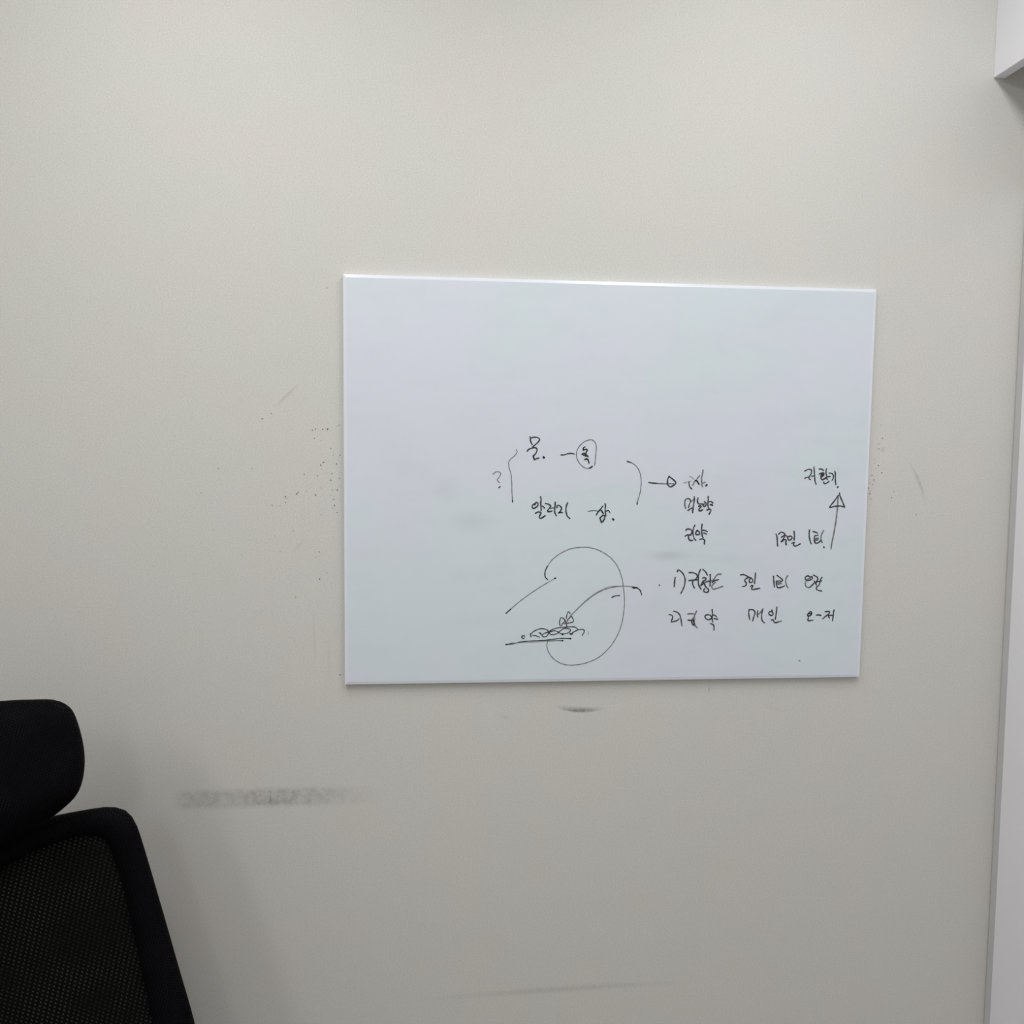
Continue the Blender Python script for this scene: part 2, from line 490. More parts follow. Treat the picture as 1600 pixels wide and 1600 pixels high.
# marker strokes on the board: name, label, strokes (width mm, ink tone, points mm from the board centre)
INK = [
 ('written_word', 'black marker syllable above the left side of the brace', [
  (1.8,1,[(-127.3,71.1),(-126.9,68.1),(-126.0,63.3),(-123.9,59.3)]),
  (1.71,1,[(-126.3,68.9),(-123.7,69.9),(-119.4,70.4),(-115.5,69.8),(-113.1,67.5),(-114.0,64.7),(-117.8,60.6),(-121.6,57.5),(-123.0,55.5)]),
  (1.71,1,[(-131.3,49.5),(-129.2,52.2),(-124.4,54.3),(-119.6,54.9),(-117.0,53.5),(-116.7,50.2),(-118.6,46.3),(-121.9,42.7)]),
  (2.28,0,[(-122.1,42.7),(-121.3,39.2),(-120.1,37.1)]),
  (1.71,1,[(-120.1,37.1),(-117.5,38.7),(-113.4,39.6)]),
  (2.66,0,[(-107.0,41.2),(-105.9,40.0)]),
 ]),
 ('dash', 'short black marker dash beside the circled syllable', [
  (1.61,1,[(-80.7,44.7),(-76.0,44.7),(-68.8,46.8),(-63.3,46.8),(-60.6,46.1)]),
 ]),
 ('circled_word', 'small black marker syllable inside a hand-drawn oval', [
  (1.14,2,[(-32.4,28.2),(-33.8,27.4),(-36.3,25.4),(-40.3,24.7),(-44.3,25.7),(-48.4,28.4),(-52.8,33.0),(-56.2,39.1),(-57.4,45.5),(-56.1,52.0),(-53.3,57.3),(-49.0,62.0),(-44.0,65.3),(-38.9,67.2),(-35.3,67.6),(-31.6,66.2),(-28.6,62.3),(-27.3,56.5),(-27.5,50.1),(-28.3,42.2),(-28.8,34.3),(-29.5,29.3)]),
  (1.71,0,[(-37.4,25.2),(-34.9,26.2),(-32.9,28.0)]),
  (1.71,0,[(-44.5,56.7),(-46.3,56.0),(-47.4,53.5),(-46.8,51.7),(-44.5,53.1),(-42.3,53.5),(-41.0,51.8),(-42.2,49.6),(-43.1,47.4)]),
  (1.9,1,[(-48.9,45.8),(-46.2,47.4),(-42.9,46.7),(-44.3,44.9),(-47.2,44.9)]),
  (2.28,1,[(-42.9,47.1),(-44.3,44.2),(-43.2,42.8),(-42.1,44.9),(-39.9,42.3)]),
  (1.9,0,[(-44.7,37.9),(-42.0,39.0),(-39.8,37.8),(-38.7,35.3),(-38.1,32.8)]),
 ]),
 ('written_word', 'black marker three-syllable word below the brace opening', [
  (1.9,1,[(-118.3,-29.8),(-121.4,-30.0),(-123.0,-33.4),(-121.1,-35.8),(-117.5,-34.3),(-114.1,-31.0),(-114.4,-27.6),(-116.1,-26.7),(-119.5,-28.8)]),
  (1.9,1,[(-110.5,-18.2),(-109.5,-21.8),(-109.9,-26.6),(-109.7,-32.4),(-109.1,-38.6)]),
  (1.8,1,[(-109.7,-32.1),(-106.9,-32.4),(-104.2,-35.0)]),
  (1.9,1,[(-117.7,-43.0),(-114.0,-41.0),(-110.1,-41.3),(-109.6,-43.4),(-111.5,-46.8),(-111.7,-49.5),(-109.8,-50.6),(-106.7,-49.0),(-103.1,-46.5)]),
  (1.9,1,[(-102.9,-28.3),(-98.3,-29.2),(-94.9,-32.3),(-97.7,-36.2),(-99.6,-39.1),(-98.1,-40.5),(-92.8,-39.5)]),
  (1.52,2,[(-95.3,-35.9),(-92.4,-35.0),(-88.0,-34.2)]),
  (1.8,1,[(-88.2,-26.1),(-88.3,-31.3),(-88.9,-38.1),(-88.1,-42.9),(-86.0,-46.5)]),
  (1.8,1,[(-85.4,-34.7),(-85.2,-31.3),(-82.8,-30.8),(-79.8,-32.7),(-78.3,-35.6),(-80.2,-39.5),(-83.3,-43.1),(-81.1,-41.4),(-77.0,-41.9)]),
  (1.8,1,[(-69.3,-26.9),(-70.9,-30.8),(-71.8,-36.1),(-71.2,-41.9),(-69.4,-47.2),(-65.6,-50.5)]),
 ]),
 ('written_word', 'black marker syllable after a dash, below the oval', [
  (1.42,2,[(-37.5,-39.8),(-32.8,-38.9),(-27.7,-38.3),(-24.7,-39.2),(-23.3,-40.1)]),
  (1.9,1,[(-16.1,-32.1),(-18.9,-36.1),(-22.5,-40.1),(-25.4,-45.2)]),
  (1.71,0,[(-20.7,-38.1),(-18.5,-37.9),(-16.7,-40.1),(-14.8,-42.8)]),
  (1.8,1,[(-12.5,-28.1),(-11.7,-31.0),(-12.1,-36.8),(-11.7,-41.9),(-10.8,-46.6)]),
  (1.71,1,[(-11.5,-40.1),(-9.7,-39.0),(-7.3,-38.3),(-4.9,-41.1)]),
  (1.9,1,[(-20.0,-49.5),(-19.0,-52.1),(-17.4,-56.1)]),
  (1.9,1,[(-20.0,-49.9),(-17.3,-47.4),(-14.4,-45.2),(-12.5,-47.7),(-13.1,-51.3),(-15.3,-55.0),(-17.6,-56.6)]),
  (2.47,0,[(-0.1,-51.1),(1.0,-52.4)]),
 ]),
 ('brace', 'tall thin curly brace drawn in black marker', [
  (1.04,2,[(-148.0,51.9),(-146.2,48.5),(-149.7,43.1),(-155.9,37.7),(-158.9,32.4),(-157.9,24.4),(-155.1,15.5),(-153.8,3.0),(-153.4,-11.3),(-152.5,-25.6)]),
  (1.71,0,[(-152.6,-23.8),(-152.4,-26.0)]),
 ]),
 ('question_mark', 'small hand-written question mark left of the brace', [
  (1.14,2,[(-182.0,14.9),(-178.1,18.2),(-173.1,18.6),(-170.5,15.7),(-172.6,10.9),(-175.3,6.8),(-173.5,3.8),(-171.7,2.3)]),
  (1.71,0,[(-172.8,-4.8),(-171.1,-3.4)]),
 ]),
 ('bracket', 'tall thin closing bracket drawn in black marker', [
  (1.14,2,[(20.0,35.8),(28.2,33.1),(35.7,26.9),(40.5,17.0),(42.3,4.3),(41.1,-10.2),(38.2,-21.1),(36.8,-28.4)]),
  (1.61,1,[(20.0,35.8),(26.3,34.0)]),
  (1.71,0,[(36.9,-25.7),(36.8,-28.8)]),
 ]),
 ('arrow', 'short marker arrow with an open triangular head', [
  (1.9,1,[(54.0,4.4),(60.2,3.5),(67.6,3.0)]),
  (1.33,2,[(67.6,3.0),(77.5,2.6),(92.3,2.7)]),
  (1.9,1,[(84.9,13.7),(82.9,8.2),(83.1,1.6),(87.3,-2.1),(92.4,0.4),(95.8,4.1),(91.6,8.9),(84.9,13.7)]),
 ]),
 ('written_word', 'half-erased marker word beside the arrow head', [
  (1.14,3,[(116.9,14.2),(120.4,12.4),(123.8,9.5)]),
  (1.23,3,[(107.7,3.9),(110.5,4.6),(113.1,5.6)]),
  (1.23,3,[(116.1,6.1),(119.4,7.1)]),
  (1.61,1,[(115.9,5.6),(116.2,2.5),(117.6,-1.9),(120.7,-5.3)]),
  (1.52,2,[(132.4,15.2),(130.1,12.1),(127.2,9.1),(124.3,5.1),(121.8,0.3)]),
  (1.8,0,[(125.3,7.3),(128.0,7.5),(129.9,4.8),(131.9,1.9)]),
  (1.71,2,[(137.5,24.1),(136.8,19.0),(135.8,13.2),(135.6,7.4),(135.9,3.0),(137.2,-1.4)]),
  (1.52,2,[(136.7,2.6),(138.5,4.7),(141.3,5.2)]),
  (2.47,0,[(142.6,0.1),(144.0,1.4)]),
 ]),
 ('written_word', 'dark marker three-syllable word, middle of the stacked list', [
  (2.09,2,[(110.9,-22.0),(110.4,-25.6),(110.8,-30.7),(112.0,-34.4)]),
  (1.52,1,[(110.7,-22.0),(113.1,-20.1),(116.4,-19.8),(118.9,-21.9),(118.8,-25.6),(117.4,-29.3),(116.3,-33.6)]),
  (1.33,2,[(118.5,-26.3),(121.4,-23.4),(124.3,-20.8)]),
  (1.8,1,[(124.9,-16.8),(125.2,-21.2),(124.5,-27.0),(123.4,-33.6)]),
  (1.9,1,[(115.8,-38.0),(118.4,-35.8),(121.7,-34.5),(123.8,-35.4),(122.9,-38.7),(123.2,-41.3)]),
  (1.9,1,[(130.8,-18.8),(130.1,-21.9),(130.4,-25.5),(132.2,-27.7),(135.0,-27.9),(138.0,-27.9)]),
  (2.09,1,[(132.1,-31.4),(134.3,-30.6),(136.0,-32.1),(133.7,-34.3),(132.6,-36.5),(133.8,-38.5),(136.0,-38.0),(138.2,-36.7)]),
  (1.9,1,[(140.9,-24.4),(143.2,-26.2),(143.6,-29.1),(141.8,-31.5),(139.6,-31.0),(138.9,-29.2),(140.8,-27.7)]),
  (1.8,1,[(146.6,-16.3),(146.6,-21.8),(146.4,-27.3),(147.1,-32.8),(148.5,-35.7)]),
  (1.8,1,[(148.4,-24.4),(151.0,-24.0),(152.9,-25.1),(154.2,-26.5)]),
  (1.9,0,[(150.2,-29.1),(152.3,-28.9),(153.8,-30.0)]),
  (1.9,1,[(145.2,-37.2),(147.6,-36.1),(150.6,-35.7),(151.4,-37.9),(150.0,-40.9),(148.9,-43.4)]),
 ]),
 ('written_word', 'dark marker two-syllable word, lowest of the stacked list', [
  (1.8,1,[(113.1,-68.4),(115.1,-66.3),(118.1,-66.2),(121.5,-67.3),(122.9,-69.8),(122.2,-72.8),(120.8,-75.0)]),
  (1.9,1,[(112.4,-77.2),(115.0,-75.5),(118.4,-75.4),(121.4,-75.3)]),
  (1.9,1,[(117.8,-75.7),(117.5,-79.0),(118.9,-82.3),(121.6,-84.2),(124.0,-83.3)]),
  (1.71,1,[(127.3,-60.3),(125.2,-64.7),(124.4,-70.6),(125.1,-76.4),(126.8,-81.2),(129.3,-83.4)]),
  (1.9,1,[(130.6,-68.7),(128.8,-71.7),(129.2,-74.2),(131.9,-75.0),(135.2,-73.9),(134.4,-70.9),(131.7,-68.7),(130.2,-68.9)]),
  (1.8,1,[(138.3,-58.8),(137.9,-64.7),(138.1,-70.5),(139.0,-76.4),(140.6,-79.8)]),
  (1.71,1,[(139.5,-68.1),(143.3,-68.3),(146.9,-70.2)]),
  (1.71,1,[(141.0,-72.4),(143.4,-72.6),(145.5,-74.0)]),
  (1.8,1,[(135.3,-82.0),(138.4,-81.2),(141.5,-82.0),(143.4,-83.8),(142.5,-86.8),(143.0,-89.2)]),
 ]),
 ('written_word', 'marker word at the far right, above the tall arrow', [
  (1.61,1,[(297.3,23.2),(301.6,25.7),(306.1,26.2),(308.3,24.5),(307.7,19.6),(305.1,15.2),(304.9,11.7),(307.3,10.3)]),
  (1.61,1,[(297.8,12.2),(301.0,13.9),(304.6,14.4)]),
  (2.09,2,[(308.6,15.7),(312.7,16.2)]),
  (1.71,1,[(311.9,30.2),(312.6,23.6),(313.5,15.7),(314.3,8.8),(316.3,3.2)]),
  (1.71,1,[(320.2,26.8),(324.0,26.6),(327.4,24.7)]),
  (1.61,1,[(320.7,19.2),(324.8,20.7),(328.4,20.3),(326.0,16.3),(325.0,14.8)]),
  (2.09,1,[(326.3,21.2),(324.3,18.3),(323.8,12.8),(325.7,10.2),(329.2,11.9),(331.7,13.4)]),
  (1.52,1,[(325.4,17.8),(328.4,19.8),(327.5,16.3),(325.5,15.3)]),
  (1.61,1,[(331.9,27.2),(331.3,22.7),(332.3,16.8),(333.9,10.5)]),
  (1.61,1,[(333.2,15.1),(338.3,15.5)]),
  (1.61,1,[(328.4,7.0),(329.3,4.3),(332.6,5.0),(336.8,8.0)]),
  (1.61,1,[(336.3,20.6),(340.1,20.4),(343.1,17.9),(343.7,14.0),(341.6,9.8)]),
  (1.71,1,[(345.4,23.6),(346.6,18.9),(346.6,12.0),(347.8,2.9)]),
  (2.09,0,[(350.8,-1.0),(351.5,-0.4)]),
 ]),
 ('arrow', 'tall slanted marker arrow pointing up to the word', [
  (1.9,2,[(344.5,-96.7),(345.2,-89.2),(348.3,-70.5),(350.7,-51.8),(352.1,-32.0),(352.3,-14.6)]),
  (1.8,1,[(354.3,-9.9),(355.5,-14.6),(359.7,-23.3),(363.7,-31.7)]),
  (1.8,1,[(352.9,-13.4),(346.8,-22.1),(339.5,-32.0),(347.2,-30.7),(356.2,-30.0),(363.7,-31.7)]),
 ]),
 ('written_word', 'marker words beside the foot of the tall arrow', [
  (1.9,1,[(255.5,-74.0),(257.3,-78.1),(257.9,-85.5),(258.7,-92.3)]),
  (1.8,1,[(259.7,-74.0),(263.0,-70.9),(267.5,-71.9),(269.9,-75.6),(267.3,-81.1),(264.2,-85.8)]),
  (1.8,1,[(264.0,-78.7),(268.3,-76.2),(272.8,-76.8),(274.9,-80.5)]),
  (2.09,1,[(264.9,-85.5),(268.6,-82.4),(271.8,-83.0),(271.6,-86.7),(272.4,-90.5)]),
  (1.8,1,[(278.6,-76.8),(274.8,-78.0),(274.3,-81.1),(276.9,-83.3),(280.0,-81.8),(281.5,-78.7),(278.9,-76.8)]),
  (1.9,1,[(283.9,-69.4),(284.9,-75.6),(284.7,-83.0)]),
  (1.71,1,[(280.9,-88.0),(285.0,-86.4),(283.9,-89.8),(286.2,-92.3),(290.0,-91.4),(294.7,-88.9)]),
  (1.8,1,[(308.6,-67.1),(308.3,-74.9),(309.9,-83.0),(312.4,-88.9)]),
  (1.71,1,[(314.5,-69.6),(318.7,-70.9),(322.0,-72.4)]),
  (1.71,1,[(317.0,-76.5),(322.7,-75.4)]),
  (1.9,1,[(317.3,-76.8),(316.9,-83.0),(318.7,-87.3),(322.6,-87.7),(327.3,-83.9)]),
  (2.28,2,[(318.5,-81.1),(322.9,-79.9),(321.7,-82.7),(319.2,-83.0)]),
  (1.71,2,[(331.4,-68.0),(328.4,-73.6),(327.4,-79.9),(328.6,-84.2),(330.0,-87.0)]),
  (1.9,0,[(332.5,-93.4),(333.3,-94.7)]),
 ]),
 ('written_word', 'marker list entry numbered 1', [
  (1.9,1,[(98.6,-140.6),(97.8,-147.7),(97.5,-155.1)]),
  (1.71,1,[(101.9,-132.0),(102.7,-128.9),(107.2,-131.1),(111.7,-136.6),(114.1,-143.4),(113.7,-151.5),(111.1,-159.5),(108.1,-165.4)]),
  (1.71,1,[(119.8,-133.3),(126.0,-133.3),(131.8,-135.8),(133.1,-139.2),(130.7,-143.5),(128.9,-145.0)]),
  (1.9,1,[(120.1,-145.6),(126.4,-144.7),(132.6,-144.4)]),
  (1.9,1,[(126.4,-145.3),(126.2,-150.9),(129.2,-157.1)]),
  (1.8,1,[(137.8,-128.4),(135.5,-134.9),(134.8,-143.5),(135.7,-152.2),(139.7,-159.0)]),
  (1.71,1,[(141.3,-128.1),(146.1,-132.1),(148.9,-137.4)]),
  (1.9,1,[(141.7,-141.7),(145.1,-140.8),(147.1,-142.9),(144.6,-146.0),(142.1,-146.6),(139.2,-153.4)]),
  (1.9,1,[(142.1,-146.0),(144.8,-151.0),(147.4,-156.0),(151.3,-159.1),(150.8,-163.1),(146.4,-163.7),(143.8,-161.5),(145.0,-158.4)]),
  (1.71,1,[(139.2,-153.1),(144.1,-149.7),(150.3,-146.7),(157.8,-145.5)]),
  (1.99,1,[(153.3,-136.1),(153.7,-143.6),(153.4,-154.1)]),
  (1.8,2,[(157.0,-147.9),(160.9,-141.1),(165.1,-136.2),(170.5,-135.6)]),
  (1.8,1,[(156.7,-148.6),(161.0,-145.5),(166.6,-144.3)]),
  (1.61,2,[(162.3,-148.0),(158.0,-151.7),(156.3,-155.4),(158.6,-158.8),(164.5,-157.6),(173.9,-154.5)]),
 ]),
 ('written_word', 'marker list entry numbered 2', [
  (1.61,1,[(90.5,-198.1),(94.6,-198.8),(96.3,-202.2),(94.8,-207.2),(94.3,-209.7),(99.3,-208.5),(103.6,-207.3),(106.4,-204.5)]),
  (1.61,1,[(97.6,-192.8),(103.3,-194.5),(107.2,-198.6),(109.2,-204.2),(110.3,-210.4),(111.3,-215.7)]),
  (1.71,2,[(119.7,-197.4),(124.1,-196.8),(129.8,-197.2)]),
  (1.9,2,[(133.7,-192.9),(131.1,-198.8),(129.3,-203.7),(125.6,-206.5)]),
  (1.8,1,[(120.6,-206.8),(125.0,-207.4),(128.8,-206.5)]),
  (1.8,2,[(130.5,-199.4),(130.4,-208.1),(131.5,-214.4),(135.4,-219.1)]),
  (1.9,1,[(126.3,-207.5),(127.4,-212.5),(130.0,-215.3),(130.2,-211.2),(128.8,-206.9)]),
  (1.71,1,[(150.6,-198.6),(146.9,-200.8),(148.9,-204.8),(153.4,-206.4),(157.7,-203.3),(155.1,-199.3),(150.0,-198.6)]),
  (1.71,1,[(158.0,-190.5),(158.8,-197.1),(158.4,-204.6),(159.7,-210.2)]),
  (1.61,1,[(159.2,-199.3),(162.7,-199.6),(165.6,-202.5)]),
  (1.71,1,[(161.3,-204.9),(164.7,-205.3),(167.3,-205.6)]),
  (1.71,1,[(156.1,-212.4),(159.9,-214.0),(161.9,-217.1),(161.8,-222.8)]),
 ]),
 ('written_word', 'marker word right of list entry 1', [
  (1.8,1,[(201.1,-137.0),(205.6,-136.5),(210.8,-138.5),(214.0,-140.7),(210.4,-142.9),(207.9,-145.7),(210.6,-149.1),(211.0,-151.9),(208.5,-154.7),(205.1,-155.0)]),
  (1.71,1,[(214.0,-140.7),(219.0,-142.4),(221.4,-146.3),(219.2,-148.8),(216.3,-148.6),(215.1,-145.7),(217.3,-143.2)]),
  (1.8,1,[(225.0,-134.0),(224.7,-141.9),(223.9,-150.5)]),
  (1.8,1,[(217.7,-154.7),(219.9,-153.3),(221.7,-154.5),(219.5,-157.5),(220.7,-159.8),(227.0,-159.0),(232.7,-157.9)]),
 ]),
 ('written_word', 'small boxy marker word, middle of list row 1', [
  (1.9,1,[(253.8,-139.2),(254.7,-147.6),(255.9,-156.0)]),
  (1.71,1,[(259.3,-137.8),(264.3,-141.4),(268.4,-144.8),(267.4,-147.1),(262.2,-146.5),(258.2,-147.6)]),
  (1.9,1,[(258.8,-147.6),(259.3,-153.2),(261.4,-157.2),(266.6,-156.6),(272.0,-154.4)]),
  (2.09,2,[(260.6,-149.6),(265.7,-149.3)]),
  (1.9,2,[(261.2,-152.1),(266.6,-150.7)]),
  (1.61,2,[(276.8,-138.1),(273.9,-143.2),(273.8,-148.8),(275.4,-153.9),(277.9,-157.5)]),
 ]),
 ('written_word', 'round scrawled marker word at the end of list row 1', [
  (1.8,1,[(310.1,-139.0),(307.1,-139.2),(304.7,-141.8),(305.7,-144.8),(308.9,-146.1),(313.1,-145.2),(316.1,-143.3),(316.4,-141.1),(314.8,-140.1),(312.9,-141.1),(310.5,-139.2)]),
  (1.52,2,[(306.9,-145.2),(309.9,-143.3),(313.0,-142.9)]),
  (1.71,2,[(306.4,-147.0),(305.2,-151.2),(306.1,-154.6),(308.9,-156.8),(312.0,-157.2)]),
  (1.8,1,[(312.0,-157.2),(315.0,-155.0),(319.3,-150.5)]),
  (1.71,1,[(317.4,-137.5),(320.6,-139.0),(324.2,-141.1),(325.1,-144.5),(323.3,-147.5),(321.8,-149.0)]),
  (1.71,1,[(319.1,-146.5),(321.4,-149.7),(323.3,-153.5)]),
  (1.71,1,[(321.8,-150.5),(324.8,-147.9),(328.3,-147.5),(331.4,-146.8)]),
  (1.61,1,[(332.1,-141.1),(330.1,-143.7),(328.9,-148.3),(328.1,-152.8),(325.1,-155.4),(323.1,-157.7),(324.2,-160.3),(327.7,-161.8),(332.2,-162.8)]),
 ]),
 ('written_word', 'marker two-syllable word in the middle of list row 2', [
  (1.71,1,[(216.6,-191.0),(216.3,-196.8),(217.3,-202.3),(218.2,-206.6)]),
  (1.71,1,[(216.9,-191.8),(221.0,-191.1),(225.1,-192.8),(226.3,-196.9),(224.9,-201.9),(223.0,-209.1)]),
  (1.8,1,[(230.7,-193.1),(230.1,-197.9),(231.1,-203.2)]),
  (1.52,2,[(231.0,-199.9),(234.4,-196.4),(237.9,-191.9)]),
  (1.71,1,[(238.6,-190.2),(237.5,-195.9),(237.0,-202.5),(238.5,-209.0),(242.2,-212.1)]),
  (1.8,1,[(253.2,-192.0),(253.1,-195.1),(249.7,-194.5),(248.3,-197.0),(249.9,-199.6),(253.5,-200.6),(255.5,-198.6),(254.1,-195.1)]),
  (1.8,1,[(261.0,-187.3),(260.5,-195.6),(259.2,-206.7)]),
  (1.8,1,[(253.0,-207.6),(255.9,-207.6),(257.5,-211.2),(260.1,-212.0),(264.7,-210.7)]),
  (1.42,2,[(264.7,-210.7),(269.3,-209.5)]),
 ]),
 ('written_word', 'marker word with a dash at the end of list row 2', [
  (1.8,1,[(313.2,-198.3),(316.8,-198.3),(317.3,-196.5),(315.1,-195.0),(312.1,-198.0),(310.7,-201.0),(313.8,-201.8),(316.4,-200.6),(317.6,-198.1)]),
  (1.8,1,[(311.0,-201.0),(312.7,-204.6),(311.5,-207.6),(313.1,-209.4),(319.8,-208.6)]),
  (1.9,1,[(325.2,-200.6),(328.8,-200.4),(332.5,-201.1)]),
  (1.8,1,[(339.2,-195.4),(343.1,-195.0),(346.5,-195.5),(345.8,-198.3),(341.3,-201.8),(335.8,-206.5)]),
  (1.61,1,[(344.6,-199.8),(345.0,-203.3),(346.7,-205.6)]),
  (1.61,1,[(345.4,-201.3),(351.7,-201.1)]),
  (1.8,1,[(353.4,-192.8),(352.6,-198.8),(352.3,-203.9),(351.6,-209.7)]),
 ]),
 ('sketch_line', 'large thin open marker loop around the ear-like sketch', [
  (1.61,1,[(-97.7,-143.2),(-101.6,-139.0),(-101.8,-130.5),(-98.5,-122.8)]),
  (1.04,2,[(-98.5,-122.8),(-91.0,-112.6),(-79.2,-103.6),(-64.0,-96.5),(-46.9,-94.1),(-31.5,-95.2),(-16.0,-100.8),(-2.0,-110.2),(8.6,-123.1),(15.0,-138.5),(17.9,-151.4),(20.4,-172.1),(20.1,-191.1),(16.6,-213.6),(9.2,-232.6),(-2.6,-249.9),(-17.9,-263.6),(-35.1,-271.2),(-54.1,-274.8),(-71.3,-273.4),(-85.2,-266.2),(-94.0,-255.7),(-97.5,-245.3),(-96.8,-237.6)]),
 ]),
 ('sketch_line', 'straight slanted marker line at the left of the loop', [
  (1.04,2,[(-160.3,-194.1),(-146.1,-181.4),(-131.0,-169.5),(-114.1,-157.7),(-98.1,-147.8)]),
  (0.95,3,[(-98.1,-147.8),(-87.1,-141.6)]),
  (1.71,1,[(-160.3,-194.1),(-153.6,-188.2)]),
  (1.9,0,[(-87.1,-141.1),(-85.9,-141.1)]),
 ]),
 ('sketch_line', 'pair of long curved marker strokes crossing the loop', [
  (1.04,2,[(-67.3,-205.1),(-53.8,-190.6),(-40.3,-177.8),(-23.3,-165.0),(-6.2,-157.3),(11.0,-154.1),(26.6,-154.0),(37.0,-155.8)]),
  (0.95,3,[(-63.9,-200.0),(-50.4,-186.3),(-36.9,-173.5),(-19.9,-161.6),(-4.5,-154.8),(11.0,-153.1)]),
  (1.52,1,[(31.8,-154.9),(39.7,-156.7),(45.0,-161.0),(47.0,-167.1)]),
  (2.09,0,[(33.9,-156.7),(39.7,-156.0)]),
  (1.52,1,[(1.0,-170.8),(6.1,-168.6),(13.0,-168.1)]),
 ]),
 ('sketch_line', 'small looping marker coils at the foot of the sketch', [
  (1.71,1,[(-122.9,-225.9),(-122.0,-230.2)]),
  (1.33,1,[(-122.5,-226.4),(-117.9,-222.1),(-110.2,-218.7),(-102.6,-218.4),(-97.0,-220.6),(-95.2,-224.9),(-98.1,-229.6),(-102.4,-230.9),(-105.4,-228.3),(-100.8,-224.9),(-94.8,-223.6)]),
  (1.23,1,[(-119.5,-228.1),(-114.4,-229.0),(-108.8,-231.2)]),
  (1.61,0,[(-109.7,-224.8),(-107.6,-224.8),(-106.7,-227.0)]),
  (1.23,1,[(-95.2,-222.8),(-88.9,-219.4),(-80.3,-216.9),(-69.2,-216.1),(-58.9,-215.6),(-52.9,-217.1),(-51.1,-220.2),(-55.3,-222.7),(-59.6,-225.3)]),
  (1.23,1,[(-94.8,-224.1),(-87.1,-221.5),(-80.2,-223.8),(-84.5,-226.7),(-91.3,-227.4),(-94.3,-224.9)]),
  (1.23,1,[(-80.2,-223.8),(-71.7,-218.2),(-63.1,-219.2),(-61.8,-221.8),(-67.3,-225.6),(-75.9,-226.0),(-80.2,-223.8)]),
  (1.71,0,[(-62.6,-226.1),(-60.4,-227.1),(-58.7,-226.1)]),
  (1.33,1,[(-59.6,-225.3),(-51.9,-221.0),(-45.9,-219.6),(-41.2,-220.7),(-40.7,-223.7),(-43.6,-228.9)]),
  (1.71,0,[(-74.2,-227.3),(-73.3,-227.9)]),
  (1.52,1,[(-131.9,-229.0),(-134.8,-228.8),(-136.3,-230.7),(-134.4,-232.7),(-132.2,-232.1)]),
  (0.95,3,[(-34.2,-222.9),(-34.1,-228.1)]),
 ]),
 ('sketch_line', 'two small leaf-shaped marker loops above the coils', [
  (1.33,1,[(-67.5,-214.8),(-68.9,-208.8),(-72.8,-202.7),(-76.7,-201.7),(-78.4,-206.1),(-78.3,-213.0),(-75.2,-213.9)]),
  (1.33,1,[(-75.3,-212.2),(-71.1,-207.5),(-69.4,-206.2)]),
  (1.42,1,[(-71.0,-211.4),(-68.5,-208.8)]),
  (1.23,1,[(-68.6,-202.8),(-67.4,-196.8),(-65.5,-192.3),(-62.7,-195.5)]),
  (1.33,1,[(-60.5,-199.4),(-57.8,-204.6),(-58.3,-208.2),(-63.3,-209.5),(-67.6,-210.1)]),
  (1.23,2,[(-67.2,-207.5),(-64.3,-203.2),(-61.7,-200.2)]),
 ]),
 ('sketch_line', 'double underline in black marker below the sketch', [
  (1.52,1,[(-159.8,-241.9),(-151.7,-241.1),(-144.9,-239.9)]),
  (1.33,1,[(-144.9,-239.9),(-135.6,-237.8),(-117.7,-236.7),(-97.2,-235.7),(-80.1,-233.7),(-69.8,-233.4),(-61.6,-233.9)]),
  (0.95,3,[(-154.3,-239.8),(-139.8,-239.5),(-117.7,-238.6),(-97.2,-237.4)]),
  (1.33,2,[(-97.2,-237.4),(-84.3,-236.8),(-73.6,-236.9)]),
  (2.09,0,[(-159.8,-241.9),(-158.1,-241.9)]),
  (1.9,0,[(-62.5,-233.7),(-61.2,-233.9)]),
  (1.9,0,[(-74.4,-236.9),(-73.3,-237.0)]),
 ]),
 ('ink_dot', 'tiny black marker dot before the list number 1', [
  (1.61,0,[(73.9,-152.2),(74.8,-152.5)]),
 ]),
 ('ink_dot', 'tiny black dot near the lower edge of the board', [
  (1.14,1,[(299.6,-272.4),(301.7,-273.4)]),
 ]),
]


def ribbon(bm, pts, width, depth, mi):
    p = catmull([(x / 1000, z / 1000) for x, z in pts], 0.0012)
    h = width * 1.12 / 2000
    n = len(p)
    Lv, Rv = [], []
    for i in range(n):
        d = p[min(i + 1, n - 1)] - p[max(i - 1, 0)]
        if d.length < 1e-9:
            d = Vector((1, 0))
        d.normalize()
        nn = Vector((-d.y, d.x))
        k = 1.0 + 0.13 * math.sin(i * 0.7 + pts[0][0])
        Lv.append(bm.verts.new((p[i].x + nn.x * h * k, depth, p[i].y + nn.y * h * k)))
        Rv.append(bm.verts.new((p[i].x - nn.x * h * k, depth, p[i].y - nn.y * h * k)))
    for i in range(n - 1):
        bm.faces.new((Lv[i], Rv[i], Rv[i + 1], Lv[i + 1])).material_index = mi
    for e, o in ((0, 1), (n - 1, n - 2)):
        d = (p[e] - p[o])
        if d.length < 1e-9:
            d = Vector((1, 0))
        a0 = math.atan2(d.y, d.x)
        arc = [bm.verts.new((p[e].x + h * math.cos(a0 + t), depth, p[e].y + h * math.sin(a0 + t))) for t in (-PI / 3, 0.0, PI / 3)]
        q = [Rv[e]] + arc + [Lv[e]] if e else [Lv[e]] + arc + [Rv[e]]
        bm.faces.new(q).material_index = mi


